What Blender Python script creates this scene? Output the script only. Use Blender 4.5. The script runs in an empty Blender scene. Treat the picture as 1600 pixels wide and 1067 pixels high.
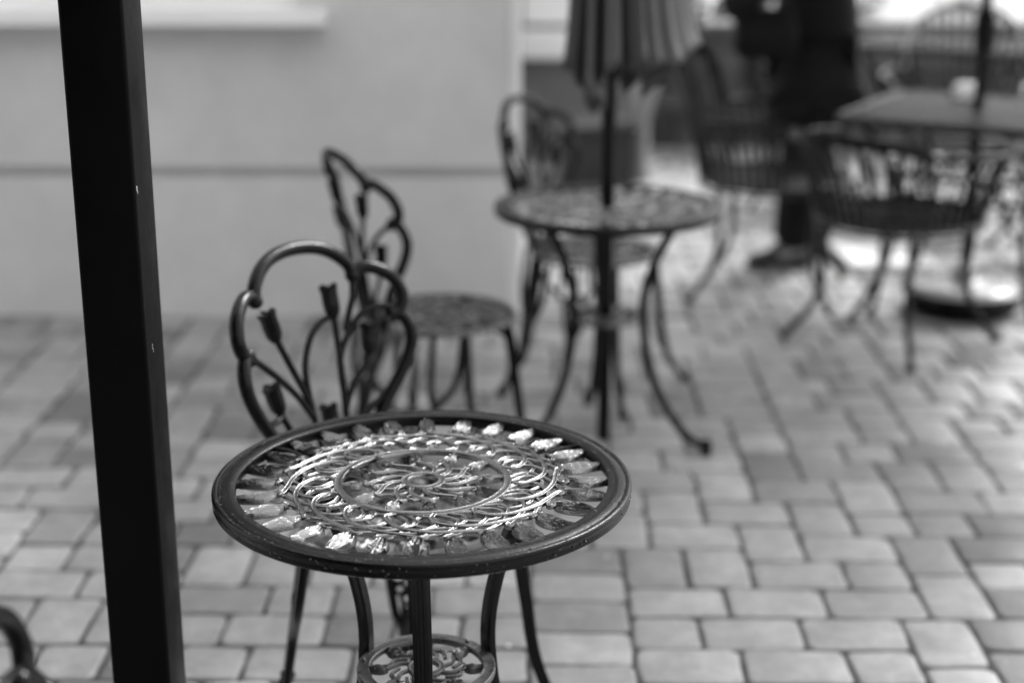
import bpy, math, random
from mathutils import Vector, Matrix, noise
random.seed(7)
S = bpy.context.scene
COL = S.collection
PI = math.pi
def R(d): return math.radians(d)

# ------------------------------------------------------------------ materials
def mat(name, base=0.2, rough=0.5, spec=0.5, metallic=0.0, ior=1.5, bump=None, var=None, rvar=None, coat=0.0, coat_rough=0.1, attr=None, sheen=0.0):
    m = bpy.data.materials.new(name); m.use_nodes = True
    nt = m.node_tree; N = nt.nodes; L = nt.links
    b = N['Principled BSDF']
    b.inputs['Base Color'].default_value = (base, base, base, 1)
    b.inputs['Roughness'].default_value = rough
    b.inputs['Metallic'].default_value = metallic
    b.inputs['IOR'].default_value = ior
    b.inputs['Specular IOR Level'].default_value = spec
    b.inputs['Coat Weight'].default_value = coat
    b.inputs['Coat Roughness'].default_value = coat_rough
    b.inputs['Sheen Weight'].default_value = sheen
    tc = N.new('ShaderNodeTexCoord')
    def noi(scale, detail=4, rough_=0.55):
        n = N.new('ShaderNodeTexNoise'); n.inputs['Scale'].default_value = scale
        n.inputs['Detail'].default_value = detail; n.inputs['Roughness'].default_value = rough_
        L.new(tc.outputs['Object'], n.inputs['Vector']); return n
    if var or attr:
        cur = None
        if attr:
            a = N.new('ShaderNodeAttribute'); a.attribute_name = attr; cur = a.outputs['Fac']
        else:
            v = N.new('ShaderNodeValue'); v.outputs[0].default_value = base; cur = v.outputs[0]
        for (sc, lo, hi) in (var or []):
            n = noi(sc); mr = N.new('ShaderNodeMapRange')
            mr.inputs['From Min'].default_value = 0.3; mr.inputs['From Max'].default_value = 0.7
            mr.inputs['To Min'].default_value = lo; mr.inputs['To Max'].default_value = hi
            L.new(n.outputs['Fac'], mr.inputs['Value'])
            mu = N.new('ShaderNodeMath'); mu.operation = 'MULTIPLY'
            L.new(cur, mu.inputs[0]); L.new(mr.outputs[0], mu.inputs[1]); cur = mu.outputs[0]
        cc = N.new('ShaderNodeCombineColor')
        for i in range(3): L.new(cur, cc.inputs[i])
        L.new(cc.outputs[0], b.inputs['Base Color'])
    if rvar:
        sc, lo, hi = rvar; n = noi(sc); mr = N.new('ShaderNodeMapRange')
        mr.inputs['From Min'].default_value = 0.35; mr.inputs['From Max'].default_value = 0.65
        mr.inputs['To Min'].default_value = lo; mr.inputs['To Max'].default_value = hi
        L.new(n.outputs['Fac'], mr.inputs['Value']); L.new(mr.outputs[0], b.inputs['Roughness'])
    if bump:
        prev = None
        for (sc, st, dist) in bump:
            n = noi(sc, 5); bp = N.new('ShaderNodeBump')
            bp.inputs['Strength'].default_value = st; bp.inputs['Distance'].default_value = dist
            L.new(n.outputs['Fac'], bp.inputs['Height'])
            if prev: L.new(prev.outputs[0], bp.inputs['Normal'])
            prev = bp
        L.new(prev.outputs[0], b.inputs['Normal'])
    return m

M = {}
M['iron'] = mat('wet_black_cast_metal', 0.0025, 0.12, spec=0.2, ior=1.45, bump=[(260, 0.35, 0.0012), (60, 0.25, 0.002)], rvar=(90, 0.1, 0.24), var=[(60, .6, 1.6)])
M['top'] = mat('wet_cast_tabletop_metal', 0.008, 0.14, ior=2.7, bump=[(420, 0.7, 0.0010), (110, 0.3, 0.0015)], rvar=(120, 0.07, 0.22), var=[(60, .6, 1.6)])
M['rim'] = mat('wet_black_rim_metal', 0.0025, 0.12, spec=.2, ior=1.5, bump=[(420, 0.5, 0.0010), (90, 0.15, 0.001)], rvar=(150, 0.08, 0.22))
M['seat'] = mat('weathered_cast_seat_metal', 0.03, 0.3, ior=1.7, bump=[(200, 0.35, 0.0012)], rvar=(60, 0.2, 0.42))
M['water'] = mat('rain_water', 0.03, 0.03, ior=1.7)
M['postpaint'] = mat('matt_black_post_paint', 0.0015, 0.42, spec=0.2, bump=[(140, 0.15, 0.001)], var=[(7, .7, 1.5)], rvar=(12, .3, .5), ior=1.3)
M['chip'] = mat('chipped_paint_metal', 0.25, 0.5)
M['stucco'] = mat('grey_painted_render', 0.6, 0.9, bump=[(90, 0.22, 0.004), (14, 0.12, 0.01)], var=[(1.1, .88, 1.06), (7, .95, 1.04), (40, .96, 1.04)])
M['whitepaint'] = mat('white_painted_sill', 0.86, 0.5, var=[(3, .93, 1.04)], bump=[(40, .1, .002)])
M['annex'] = mat('dark_grey_render', 0.16, 0.85, bump=[(60, 0.2, 0.004)], var=[(2, .8, 1.2)])
M['paver'] = mat('damp_concrete_paver', 0.3, 0.6, attr='tone', bump=[(160, 0.35, 0.0025), (25, 0.3, 0.006)], var=[(9, .86, 1.12), (55, .92, 1.07), (1.5, .8, 1.1), (260, .86, 1.14), (22, .86, 1.1)], rvar=(3.0, 0.35, 0.75))
M['sand'] = mat('dark_joint_sand', 0.045, 0.95, bump=[(300, 0.5, 0.004)], var=[(30, .6, 1.5)])
M['concrete'] = mat('pale_concrete', 0.3, 0.8, var=[(0.6, .85, 1.1)])
M['soil'] = mat('dark_soil', 0.03, 0.95, bump=[(30, 0.6, 0.02)], var=[(5, .6, 1.5)])
M['stone'] = mat('dark_stone_wall', 0.07, 0.8, attr='tone', bump=[(35, 0.5, 0.01)], var=[(12, .7, 1.3)])
M['cap'] = mat('stone_wall_cap', 0.1, 0.7, bump=[(35, 0.4, 0.01)], var=[(8, .8, 1.2)])
M['mesh'] = mat('dark_wire_metal', 0.003, 0.35, spec=.25, ior=1.4, rvar=(40, .25, .5))
M['meshtop'] = mat('charcoal_mesh_metal', 0.022, 0.5, spec=.3, ior=1.5)
M['band'] = mat('band_painted_sky_sheen', 0.3, 0.35, ior=1.8, bump=[(50, .2, .002)])  # pale base colour paints in the sky reflected by the chair bands
M['fabric'] = mat('grey_umbrella_fabric', 0.05, 0.28, ior=1.6, sheen=0.0, bump=[(400, 0.2, 0.0008), (20, .2, .006)], var=[(8, .9, 1.1)])
M['canvas'] = mat('dark_canvas', 0.05, 0.8)
M['cloth'] = mat('black_clothing', 0.011, 0.9, spec=0.2, bump=[(60, 0.4, 0.004)])
M['shoe'] = mat('black_shoe_leather', 0.015, 0.35)
M['skin'] = mat('skin', 0.25, 0.5, bump=[(120, .1, .001)])
M['hair'] = mat('dark_hair', 0.02, 0.5)
M['bag'] = mat('black_bag_leather', 0.004, 0.7, spec=.2, bump=[(60, .2, .003)])
M['leaf'] = mat('shrub_leaf', 0.045, 0.5, attr='tone')
M['bark'] = mat('bark', 0.08, 0.9, bump=[(20, .6, .02)])
M['glass'] = mat('window_glass', 0.03, 0.05)
M['white'] = mat('white_glazed_surface', 0.85, 0.25)
M['planter'] = mat('dark_planter', 0.02, 0.55, bump=[(30, .3, .004)])
M['pillar'] = mat('grey_concrete_pillar', 0.26, 0.8, bump=[(30, .3, .003)])
M['domesheen'] = mat('base_dome_painted_sky_sheen', 0.3, 0.3, bump=[(40, .3, .003)], var=[(14, .75, 1.15)], rvar=(10, .12, .4))  # light grey stands in for sky shining on the wet base top
M['roof'] = mat('dark_roof', 0.05, 0.8)
M['timber'] = mat('dark_timber_ceiling', 0.06, 0.7, bump=[(10, .3, .01)])

# ------------------------------------------------------------------ mesh builder
class MB:
    def __init__(s): s.v = []; s.f = []; s.t = []; s.usetone = False
    def add(s, vs, fs, tone=None):
        o = len(s.v); s.v += [tuple(v) for v in vs]; s.f += [tuple(i + o for i in f) for f in fs]
        if tone is not None: s.usetone = True
        s.t += [tone if tone is not None else 0.0] * len(vs)
    def box(s, x0, x1, y0, y1, z0, z1, tone=None, m=None):
        vs = [Vector((x, y, z)) for x in (x0, x1) for y in (y0, y1) for z in (z0, z1)]
        if m: vs = [m @ v for v in vs]
        s.add(vs, [(0, 1, 3, 2), (4, 6, 7, 5), (0, 4, 5, 1), (2, 3, 7, 6), (0, 2, 6, 4), (1, 5, 7, 3)], tone)
    def bbox(s, x0, x1, y0, y1, z0, z1, b=0.004, tone=None):
        # box with chamfered vertical and top edges
        def ring(z, i):
            return [(x0 + i, y0 + b, z), (x0 + b, y0 + i, z), (x1 - b, y0 + i, z), (x1 - i, y0 + b, z), (x1 - i, y1 - b, z), (x1 - b, y1 - i, z), (x0 + b, y1 - i, z), (x0 + i, y1 - b, z)]
        vs = ring(z0 + b, 0) + ring(z1 - b, 0)
        vs = ring(z0, b * .7) + vs + ring(z1, b * .7)
        fs = []
        for k in range(3):
            for i in range(8):
                j = (i + 1) % 8; fs.append((k * 8 + i, k * 8 + j, k * 8 + 8 + j, k * 8 + 8 + i))
        fs.append(tuple(range(7, -1, -1))); fs.append(tuple(range(24, 32)))
        s.add(vs, fs, tone)
    def sweep(s, pts, rad, n=8, prof=None, up=None, closed=False, caps=True, m=None, tone=None):
        """tube or profile along pts; rad = number or list; prof = list of (a,b) scaled by rad"""
        P = [Vector(p) for p in pts]; K = len(P)
        if not hasattr(rad, '__len__'): rad = [rad] * K
        if prof is None: prof = [(math.cos(2 * PI * i / n), math.sin(2 * PI * i / n)) for i in range(n)]
        n = len(prof); vs = []
        prevA = None
        for i in range(K):
            if closed: d = P[(i + 1) % K] - P[i - 1]
            else: d = P[min(i + 1, K - 1)] - P[max(i - 1, 0)]
            if d.length < 1e-9: d = Vector((0, 0, 1))
            d.normalize()
            if up is not None:
                u = Vector(up(P[i]) if callable(up) else up)
                A = d.cross(u)
                if A.length < 1e-4: A = prevA or d.orthogonal()
                A.normalize()
            else:
                if prevA is None: A = d.cross(Vector((0, 0, 1))); A = A if A.length > 1e-3 else d.cross(Vector((0, 1, 0)))
                else: A = prevA - d * prevA.dot(d)
                A.normalize()
            prevA = A; B = A.cross(d)
            r = rad[i]
            for (a, b) in prof:
                q = P[i] + A * (a * r) + B * (b * r)
                vs.append(m @ q if m else q)
        fs = []
        for i in range(K if closed else K - 1):
            i2 = (i + 1) % K
            for j in range(n):
                j2 = (j + 1) % n; fs.append((i * n + j, i * n + j2, i2 * n + j2, i2 * n + j))
        if caps and not closed:
            fs.append(tuple(range(n - 1, -1, -1))); fs.append(tuple((K - 1) * n + j for j in range(n)))
        s.add(vs, fs, tone)
    def lathe(s, prof, n=48, close=False, c=(0, 0, 0), m=None, tone=None):
        vs = []; K = len(prof)
        for i in range(n):
            a = 2 * PI * i / n
            for (r, z) in prof:
                q = Vector((c[0] + r * math.cos(a), c[1] + r * math.sin(a), c[2] + z)); vs.append(m @ q if m else q)
        fs = []
        for i in range(n):
            i2 = (i + 1) % n
            for j in range(K if close else K - 1):
                j2 = (j + 1) % K; fs.append((i * K + j, i2 * K + j, i2 * K + j2, i * K + j2))
        s.add(vs, fs, tone)
    def ball(s, c, r, n=10, sq=(1, 1, 1), tone=None):
        prof = []; 
        vs = []; fs = []; h = n // 2
        for i in range(h + 1):
            t = PI * i / h
            for j in range(n):
                a = 2 * PI * j / n
                vs.append((c[0] + r * sq[0] * math.sin(t) * math.cos(a), c[1] + r * sq[1] * math.sin(t) * math.sin(a), c[2] + r * sq[2] * math.cos(t)))
        for i in range(h):
            for j in range(n):
                j2 = (j + 1) % n; fs.append((i * n + j, (i + 1) * n + j, (i + 1) * n + j2, i * n + j2))
        s.add(vs, fs, tone)
    def build(s, name, m, parent=None, smooth=True, angle=40):
        me = bpy.data.meshes.new(name); me.from_pydata(s.v, [], s.f); 
        me.materials.append(m)
        if s.usetone:
            a = me.attributes.new('tone', 'FLOAT', 'POINT'); a.data.foreach_set('value', s.t)
        me.validate(); me.update()
        if smooth:
            me.polygons.foreach_set('use_smooth', [True] * len(me.polygons))
            try: me.set_sharp_from_angle(angle=R(angle))
            except Exception: pass
        o = bpy.data.objects.new(name, me); COL.objects.link(o)
        if parent is not None: o.parent = parent
        return o

def spline(cp, k=6, closed=False):
    """Catmull-Rom through control points of any dimension"""
    n = len(cp); out = []
    rng = range(n if closed else n - 1)
    for i in rng:
        g = lambda j: cp[j % n] if closed else cp[max(0, min(n - 1, j))]
        p0, p1, p2, p3 = g(i - 1), g(i), g(i + 1), g(i + 2)
        for s_ in range(k):
            t = s_ / k
            out.append(tuple(0.5 * ((2 * b) + (-a + c) * t + (2 * a - 5 * b + 4 * c - d) * t * t + (-a + 3 * b - 3 * c + d) * t ** 3) for a, b, c, d in zip(p0, p1, p2, p3)))
    if not closed: out.append(tuple(cp[-1]))
    return out

def tag(o, label=None, cat=None, group=None, kind=None):
    if label: o['label'] = label
    if cat: o['category'] = cat
    if group: o['group'] = group
    if kind: o['kind'] = kind
    return o
def thing(name, loc, rz=0):
    o = bpy.data.objects.new(name, None); COL.objects.link(o); o.location = loc; o.rotation_euler = (0, 0, rz)
    o.empty_display_size = .1
    return o
def copy_tree(o, loc, rz, parent=None):
    c = o.copy(); COL.objects.link(c)
    if parent is None: c.location = loc; c.rotation_euler = (0, 0, rz)
    else: c.parent = parent
    for ch in [x for x in bpy.data.objects if x.parent == o]: copy_tree(ch, None, None, c)
    return c

# ------------------------------------------------------------------ cast tulip work
RIB = [(-1, -1.2), (1, -1.2), (1.08, -.1), (.95, .35), (.72, .55), (.3, .38), (-.3, .38), (-.72, .55), (-.95, .35), (-1.08, -.1)]
BOLD = [(-1, -1.3), (1, -1.3), (1.06, 0), (.98, .45), (.80, .56), (.62, .40), (.2, .30), (-.2, .30), (-.62, .40), (-.80, .56), (-.98, .45), (-1.06, 0)]
FLATRIB = [(-1, -.9), (1, -.9), (1.05, 0), (.8, .35), (.3, .5), (-.3, .5), (-.8, .35), (-1.05, 0)]
def polar(r, a): return (r * math.cos(a), r * math.sin(a), 0)

def tulip(mb, r0, r1, a, w, skew=0.0, nt=16, nl=14, h=0.0042, ridge=0.0022, z=0.0, seed=0):
    """bud lying in the plate: from radius r0 (base) to r1 (tips), direction a"""
    rng = random.Random(seed); L_ = r1 - r0
    ca, sa = math.cos(a), math.sin(a); vs = []; fs = []
    ph = rng.uniform(0, 6); 
    for i in range(nl + 1):
        t = i / nl
        wid = w * (.14 + 1.02 * math.sin(PI * min(1, t * 1.02 + .02) ** .72) ** .8 + .42 * t ** 2)
        for j in range(nt + 1):
            s_ = -1 + 2 * j / nt
            # three petals: the centre one overlaps the sides
            tipjag = 0.10 * L_ * (abs(math.sin(s_ * PI * 1.5 + .2)) - .5) if t > .99 else 0
            u = t * L_ + tipjag; v = s_ * wid + skew * math.sin(t * PI) * .3 * w
            c_side = abs(s_) > (.42 * math.sin(t * PI * .9 + .25))
            hh = h * math.sqrt(max(0, 1 - s_ * s_ * .92)) * (0.75 if c_side else 1.05)
            hh += ridge * math.sin(s_ * 15 + 2.4 * math.sin(t * 3.2 + ph) + ph)
            if abs(s_) > .97: hh = -h * .9
            x = (r0 + u); vs.append((x * ca - v * sa, x * sa + v * ca, z + hh - h * .3))
    n = nt + 1
    for i in range(nl):
        for j in range(nt): fs.append((i * n + j, (i + 1) * n + j, (i + 1) * n + j + 1, i * n + j + 1))
    mb.add(vs, fs)
    # underside
    vb = []; 
    for i in range(0, nl + 1):
        for j in (0, nt):
            v = vs[i * n + j]; vb.append(v); vb.append((v[0], v[1], z - h * 1.6))
    fb = []
    for i in range(nl):
        for e in (0, 2): fb.append((i * 4 + e, i * 4 + e + 1, i * 4 + 5 + e, i * 4 + 4 + e))
        fb.append((i * 4 + 1, i * 4 + 3, i * 4 + 7, i * 4 + 5))
    mb.add(vb, fb)
    # sepals: small curled horns at the base
    for sg in (-1, 1):
        p = [(r0 - .001, 0), (r0 + .002, sg * w * .55), (r0 - .0005, sg * w * .95), (r0 - .004, sg * w * 1.05)]
        pts = [(x * ca - y * sa, x * sa + y * ca, z + .002) for x, y in spline(p, 3)]
        mb.sweep(pts, [w * .22 * (1 - .5 * i / (len(pts) - 1)) for i in range(len(pts))], 6)

def stem(mb, pol, a, w, m=1, z=0.0, prof=RIB, hs=None, k=5):
    """pol: list of (r, degrees)"""
    pts = [polar(r, a + m * R(d)) for r, d in spline(pol, k)]
    pts = [(x, y, z) for x, y, _ in pts]
    mb.sweep(pts, w, prof=prof, up=(0, 0, 1))

def ring(mb, r0, r1, zt, zb, n=120):
    b = min(.0015, (r1 - r0) * .2)
    mb.lathe([(r0, zb), (r0, zt - b), (r0 + b, zt), (r0 + 3 * b, zt - b * .5), (r1 - 3 * b, zt - b * .5), (r1 - b, zt), (r1, zt - b), (r1, zb)], n, close=True)

def grille(mb, z):
    """tulip grille of the bistro tabletop, radius .265"""
    rng = random.Random(3)
    ring(mb, .021, .0335, z + .003, z - .004, 60)
    ring(mb, .116, .1285, z + .0032, z - .004, 140)
    NO = 14
    for k in range(NO):
        a = 2 * PI * k / NO; m_ = 16 / 14
        d = lambda: rng.uniform(-1.2, 1.2)
        S_ = lambda w_, dz, *p: stem(mb, list(p), a, w_, m=m_, z=z + dz, prof=BOLD)
        S_(.0036, .0012, (.126, -25 + d()), (.140, -28), (.157, -25 + d()), (.176, -17), (.187, -6 + d()), (.193, 4), (.200, 10), (.207, 11.3))
        S_(.0034, 0, (.126, 10 + d()), (.134, 16), (.147, 20 + d()), (.167, 18), (.184, 10), (.195, 2 + d()), (.202, -2), (.209, 0))
        S_(.0028, -.0005, (.126, -9), (.136, -13 + d()), (.154, -13.5), (.169, -8 + d()), (.172, 0), (.161, 5.5), (.143, 5), (.130, 0), (.126, -1))
        S_(.0026, .0004, (.126, 4), (.140, 9 + d()), (.158, 9.5), (.176, 3), (.188, -2 + d()), (.201, -10), (.206, -12.4))
        if k % 2: S_(.0026, 0, (.187, -6), (.197, -9 + d()), (.201, -14.5), (.194, -18), (.184, -17))
        for q, (rr, da) in enumerate(((.2055, 12.86), (.208, 0))):
            tulip(mb, rr, .2675 + rng.uniform(-.001, .001), a + R(da), .0124 + rng.uniform(-.0008, .0008), skew=rng.uniform(-1, 1), nt=24, nl=18, z=z, seed=k * 7 + q)
    NI = 12
    for k in range(NI):
        a = 2 * PI * k / NI + .13
        sg = 1
        stem(mb, [(.032, -34), (.042, -30), (.055, -20), (.066, -8), (.076, -1), (.084, 0)], a, .0038, z=z + .001)
        stem(mb, [(.032, 30), (.046, 27), (.060, 18), (.070, 6), (.078, 2)], a, .0026, z=z - .001)
        if k % 2: stem(mb, [(.066, -8), (.072, -17), (.066, -24), (.056, -24)], a, .0026, z=z)
        tulip(mb, .083, .1175, a, .0090, skew=rng.uniform(-1, 1), nl=10, z=z, seed=900 + k)

LEGPROF = [(-.5, -1), (.5, -1), (.6, -.6), (1, -.4), (1, .2), (.62, .35), (.55, .85), (.25, .8), (.18, 1.15), (-.18, 1.15), (-.25, .8), (-.55, .85), (-.62, .35), (-1, .2), (-1, -.4), (-.6, -.6)]
def make_table():
    t = thing('bistro_table', (0, 0, 0))
    H = .66
    mb = MB(); grille(mb, H - .006); mb.build('tabletop', M['top'], t, angle=55)
    rm = MB()
    rm.lathe([(.267,-.010),(.267,-.0012),(.2682,0),(.280,.0006),(.290,.0004),(.2915,-.0008),(.293,-.0008),(.2945,.0004),(.298,.0002),(.3003,-.0015),(.301,-.004),(.301,-.009),(.2998,-.0105),(.2998,-.013),(.3005,-.0145),(.3002,-.019),(.298,-.0205),(.294,-.0205),(.291,-.010)], 180, close=True, c=(0, 0, H))
    rm.build('rim', M['rim'], t, angle=50)
    dm = MB(); rng = random.Random(5)
    for i in range(1100):
        a = rng.uniform(0, 2 * PI)
        q = rng.random()
        if q < .62: r = rng.uniform(.268, .299); z = H + .0003
        elif q < .8: r = .3008; z = H - rng.uniform(.004, .018)
        else: r = rng.uniform(.2, .262); z = H - .004
        s_ = rng.choice([.0005, .0006, .0008, .0010, .0014]) * rng.uniform(.8, 1.2)
        if q < .8: dm.ball((r * math.cos(a), r * math.sin(a), z), s_, 8, (1, 1, .55) if q < .62 else (1, 1, 1))
    tag(dm.build('water_droplets', M['water'], t), kind='stuff')
    # shelf ring low between the legs
    sh = MB(); z = .355
    ring(sh, .085, .104, z + .004, z - .005, 72); ring(sh, .018, .028, z + .003, z - .004, 36)
    for k in range(8):
        a = 2 * PI * k / 8
        stem(sh, [(.027, -30), (.040, -22), (.052, -6), (.058, 0)], a, .003, z=z)
        stem(sh, [(.052, -6), (.056, -22), (.048, -34), (.040, -44)], a, .0026, z=z)
        tulip(sh, .057, .0865, a, .0085, nl=8, nt=10, z=z, seed=k)
    for k in range(3):
        a = R(-90 + 120 * k); sh.ball((.096 * math.cos(a + .35), .096 * math.sin(a + .35), z + .004), .004, 8)
    sh.build('shelf', M['seat'], t, angle=50)
    for k in range(3):
        a = R(-90 + 120 * k); lg = MB()
        cp = [(.276, .646), (.235, .646), (.200, .636), (.178, .60), (.150, .545), (.131, .50), (.114, .44), (.108, .39), (.110, .34), (.120, .27), (.143, .19), (.182, .115), (.232, .055), (.270, .030), (.292, .030)]
        sp = spline(cp, 4)
        mm = Matrix.Rotation(a, 4, 'Z')
        pts = [(r, 0, z) for r, z in sp]
        lg.sweep(pts, [.0185 - .004 * i / len(pts) for i in range(len(pts))], prof=[(x * .8, y * .62) for x, y in LEGPROF], up=lambda p: (1, 0, .3), m=mm)
        # foot scroll and pad
        q = mm @ Vector((.296, 0, .028)); 
        o = lg.build('leg', M['iron'], t, angle=40)
        ft = MB(); ft.ball(tuple(q), .019, 12, (1, 1, .95)); ft.lathe([(0, .0), (.014, 0), (.016, .004), (.013, .016), (0, .018)], 14, c=(q.x, q.y, 0))
        ft.build('foot', M['iron'], o)
    # support bracket ring under the top
    bk = MB(); ring(bk, .272, .286, H - .010, H - .018, 72)
    bk.build('support_ring', M['iron'], t)
    return t

def make_tulip_chair():
    """faces local +X, origin on the floor below the seat's middle"""
    t = thing('bistro_chair', (0, 0, 0))
    SH = .43
    st = MB(); z = SH
    ring(st, .172, .192, z + .004, z - .008, 96); ring(st, .085, .097, z + .003, z - .006, 60); ring(st, .02, .032, z + .003, z - .006, 36)
    for k in range(14):
        a = 2 * PI * k / 14
        stem(st, [(.095, -24), (.106, -20), (.118, -8), (.128, 0)], a, .0045, z=z)
        stem(st, [(.095, 22), (.108, 18), (.120, 6), (.130, 1)], a, .0042, z=z - .001)
        tulip(st, .127, .175, a, .015, nt=8, nl=6, h=.005, z=z, seed=k)
    for k in range(7):
        a = 2 * PI * k / 7
        stem(st, [(.03, -34), (.045, -24), (.056, -8), (.062, 0)], a, .0045, z=z)
        tulip(st, .060, .087, a, .013, nt=8, nl=6, z=z, seed=50 + k)
    st.build('seat', M['seat'], t, angle=50)
    # back frame: (u across, v up the lean) -> 3D
    def B(u, v, off=0):
        v = v * .94
        lean = .165 + .02 + .15 * (max(0, v) / .44) ** 1.1 * .62
        curve = .055 * (u / .2) ** 2
        return (-(lean) + curve - off, u, SH + v)
    fr = MB(); T = .0122
    lobes = [[(.060, -.004), (.085, .05), (.130, .125), (.178, .195), (.203, .250), (.200, .290), (.180, .312)],
             [(.168, .296), (.190, .310), (.201, .340), (.190, .375), (.158, .398), (.130, .400), (.118, .384)],
             ]
    for sg in (-1, 1):
        for lb in lobes:
            p = [B(sg * u, v) for u, v in spline(lb, 5)]
            fr.sweep(p, T, 10)
        fr.ball(B(sg * .176, .306), .0142, 10); fr.ball(B(sg * .118, .388), .0142, 10)
    top = [(-.120, .382), (-.112, .412), (-.078, .441), (-.03, .455), (.03, .455), (.078, .441), (.112, .412), (.120, .382)]
    fr.sweep([B(u, v) for u, v in spline(top, 5)], T, 10)
    bb = [(-.062, 0), (-.03, .012), (.03, .012), (.062, 0)]
    fr.sweep([B(u, v) for u, v in spline(bb, 4)], .011, 8)
    fr.build('back_frame', M['iron'], t, angle=60)
    sc = MB(); w = .0062
    stems = [
        [(-.012, .01), (-.016, .10), (-.022, .17), (-.020, .235), (.004, .285), (.036, .312), (.058, .318)],   # arch to the high right tulip
        [(.050, .01), (.054, .12), (.062, .22), (.066, .318)],
        [(-.022, .165), (-.036, .205), (-.060, .262), (-.078, .305)],
        [(-.020, .14), (-.05, .19), (-.09, .235), (-.135, .275), (-.176, .306)],
        [(-.018, .01), (-.045, .075), (-.085, .135), (-.108, .180)],
        [(-.165, .185), (-.150, .172), (-.125, .168), (-.106, .172)],
        [(.030, .01), (.028, .06), (.018, .105)],
        [(.020, .012), (.05, .06), (.09, .115), (.135, .150), (.168, .182)],
        [(.058, .16), (.062, .23), (.085, .275), (.120, .312), (.150, .322), (.182, .318)],
        [(.056, .14), (.082, .185), (.112, .215), (.122, .236)],
        [(-.018, .09), (0, .07), (.018, .05), (.026, .02)],
        [(.118, .388), (.112, .350), (.098, .318), (.085, .285)],
    ]
    for s_ in stems: sc.sweep([B(u, v) for u, v in spline(s_, 5)], w, 8)
    sc.build('back_stems', M['iron'], t, angle=60)
    heads = [(.066, .315, .375, 0), (-.080, .303, .360, -.22), (-.108, .178, .232, -.25), (.018, .103, .155, 0), (.122, .234, .290, .2)]
    for (u, v0, v1, tl) in heads:
        h = MB(); L_ = v1 - v0
        base = Vector(B(u, v0)); tip = Vector(B(u + tl * L_, v1)); d = (tip - base).normalized()
        q = Vector((0, 0, 1)).rotation_difference(d).to_matrix().to_4x4(); mm = Matrix.Translation(base) @ q
        nn = 24; vs = []; prof = [(.003, -.004), (.0095, .002), (.0135, .012), (.0145, .028), (.0142, .043), (.0165, L_)]
        for i in range(nn):
            a = 2 * PI * i / nn
            for j, (r, zz) in enumerate(prof):
                fl = 1 + .08 * math.cos(a * 6) * (j > 1)
                z2 = zz + (.006 * abs(math.cos(a * 2.0)) - .004 if j == 5 else 0)
                vs.append(mm @ Vector((r * fl * math.cos(a), r * fl * math.sin(a), z2)))
            vs.append(mm @ Vector((.009 * math.cos(a), .009 * math.sin(a), L_ - .012)))
        K = 7; fs = []
        for i in range(nn):
            i2 = (i + 1) % nn
            for j in range(K - 1): fs.append((i * K + j, i2 * K + j, i2 * K + j + 1, i * K + j + 1))
        fs.append(tuple(i * K + 6 for i in range(nn))); h.add(vs, fs)
        h.build('tulip_head', M['iron'], t, angle=50)
    # front legs: plain cabriole
    for a in (45, -45):
        lg = MB(); mm = Matrix.Rotation(R(a), 4, 'Z')
        sp = spline([(.172, .425), (.186, .38), (.195, .31), (.205, .24), (.216, .16), (.238, .085), (.268, .035), (.292, .014)], 4)
        lg.sweep([(r, 0, z) for r, z in sp], [.0165 - .0055 * i / len(sp) for i in range(len(sp))], prof=[(x * .85, y * .75) for x, y in LEGPROF], up=lambda p: (1, 0, .2), m=mm)
        lg.ball(tuple(mm @ Vector((.294, 0, .013))), .0135, 10, (1.2, 1.2, .9))
        lg.sweep([mm @ Vector(p) for p in spline([(.19, .0, .375), (.165, 0, .392), (.13, 0, .408), (.09, 0, .42)], 4)], .006, 8)
        lg.build('leg', M['iron'], t)
    # rear legs: lattice bracket plane tangential to the seat
    for a in (135, -135):
        lg = MB(); mm = Matrix.Rotation(R(a), 4, 'Z')
        rr = lambda z: .176 + (.425 - z) * .16 + max(0, .12 - z) * .45
        for sg in (-1, 1):
            c1 = [(.122 * sg, .425), (.118 * sg, .35), (.100 * sg, .295), (.062 * sg, .252), (.038 * sg, .22), (.031 * sg, .18), (.024 * sg, .13), (.012 * sg, .09), (.008 * sg, .05), (.008 * sg, .012)]
            lg.sweep([mm @ Vector((rr(z), y, z)) for y, z in spline(c1, 4)], .0085, 8)
            lg.sweep([mm @ Vector((rr(z), y, z)) for y, z in spline([(.058 * sg, .250), (.046 * sg, .29), (.048 * sg, .425)], 3)], .008, 8)
        lg.sweep([mm @ Vector((rr(z), y, z)) for y, z in [(0, .425), (0, .28)]], .007, 8)
        # tulip in the middle, then rings
        lg.ball(tuple(mm @ Vector((rr(.268), 0, .268))), .019, 12, (.6, .6, 1.6))
        lg.sweep([mm @ Vector((rr(z), y, z)) for y, z in [(-.038, .222), (-.018, .236), (0, .240), (.018, .236), (.038, .222)]], .0065, 8)
        for (y, z, r) in ((-.0165, .209, .0125), (.0165, .209, .0125), (-.014, .183, .011), (.014, .183, .011), (0, .160, .0115), (0, .139, .010)):
            lg.sweep([mm @ Vector((rr(z + r * math.sin(b)), y + r * math.cos(b), z + r * math.sin(b))) for b in [2 * PI * i / 12 for i in range(12)]], .0048, 6, closed=True)
        lg.sweep([mm @ Vector((rr(z), 0, z)) for z in (.132, .12, .10, .06, .015)], [.014, .013, .010, .009, .009], 8)
        q = mm @ Vector((rr(.01), 0, .012)); lg.ball(tuple(q), .014, 10, (1.2, 1.2, .9))
        lg.build('leg', M['iron'], t)
    return t

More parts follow.
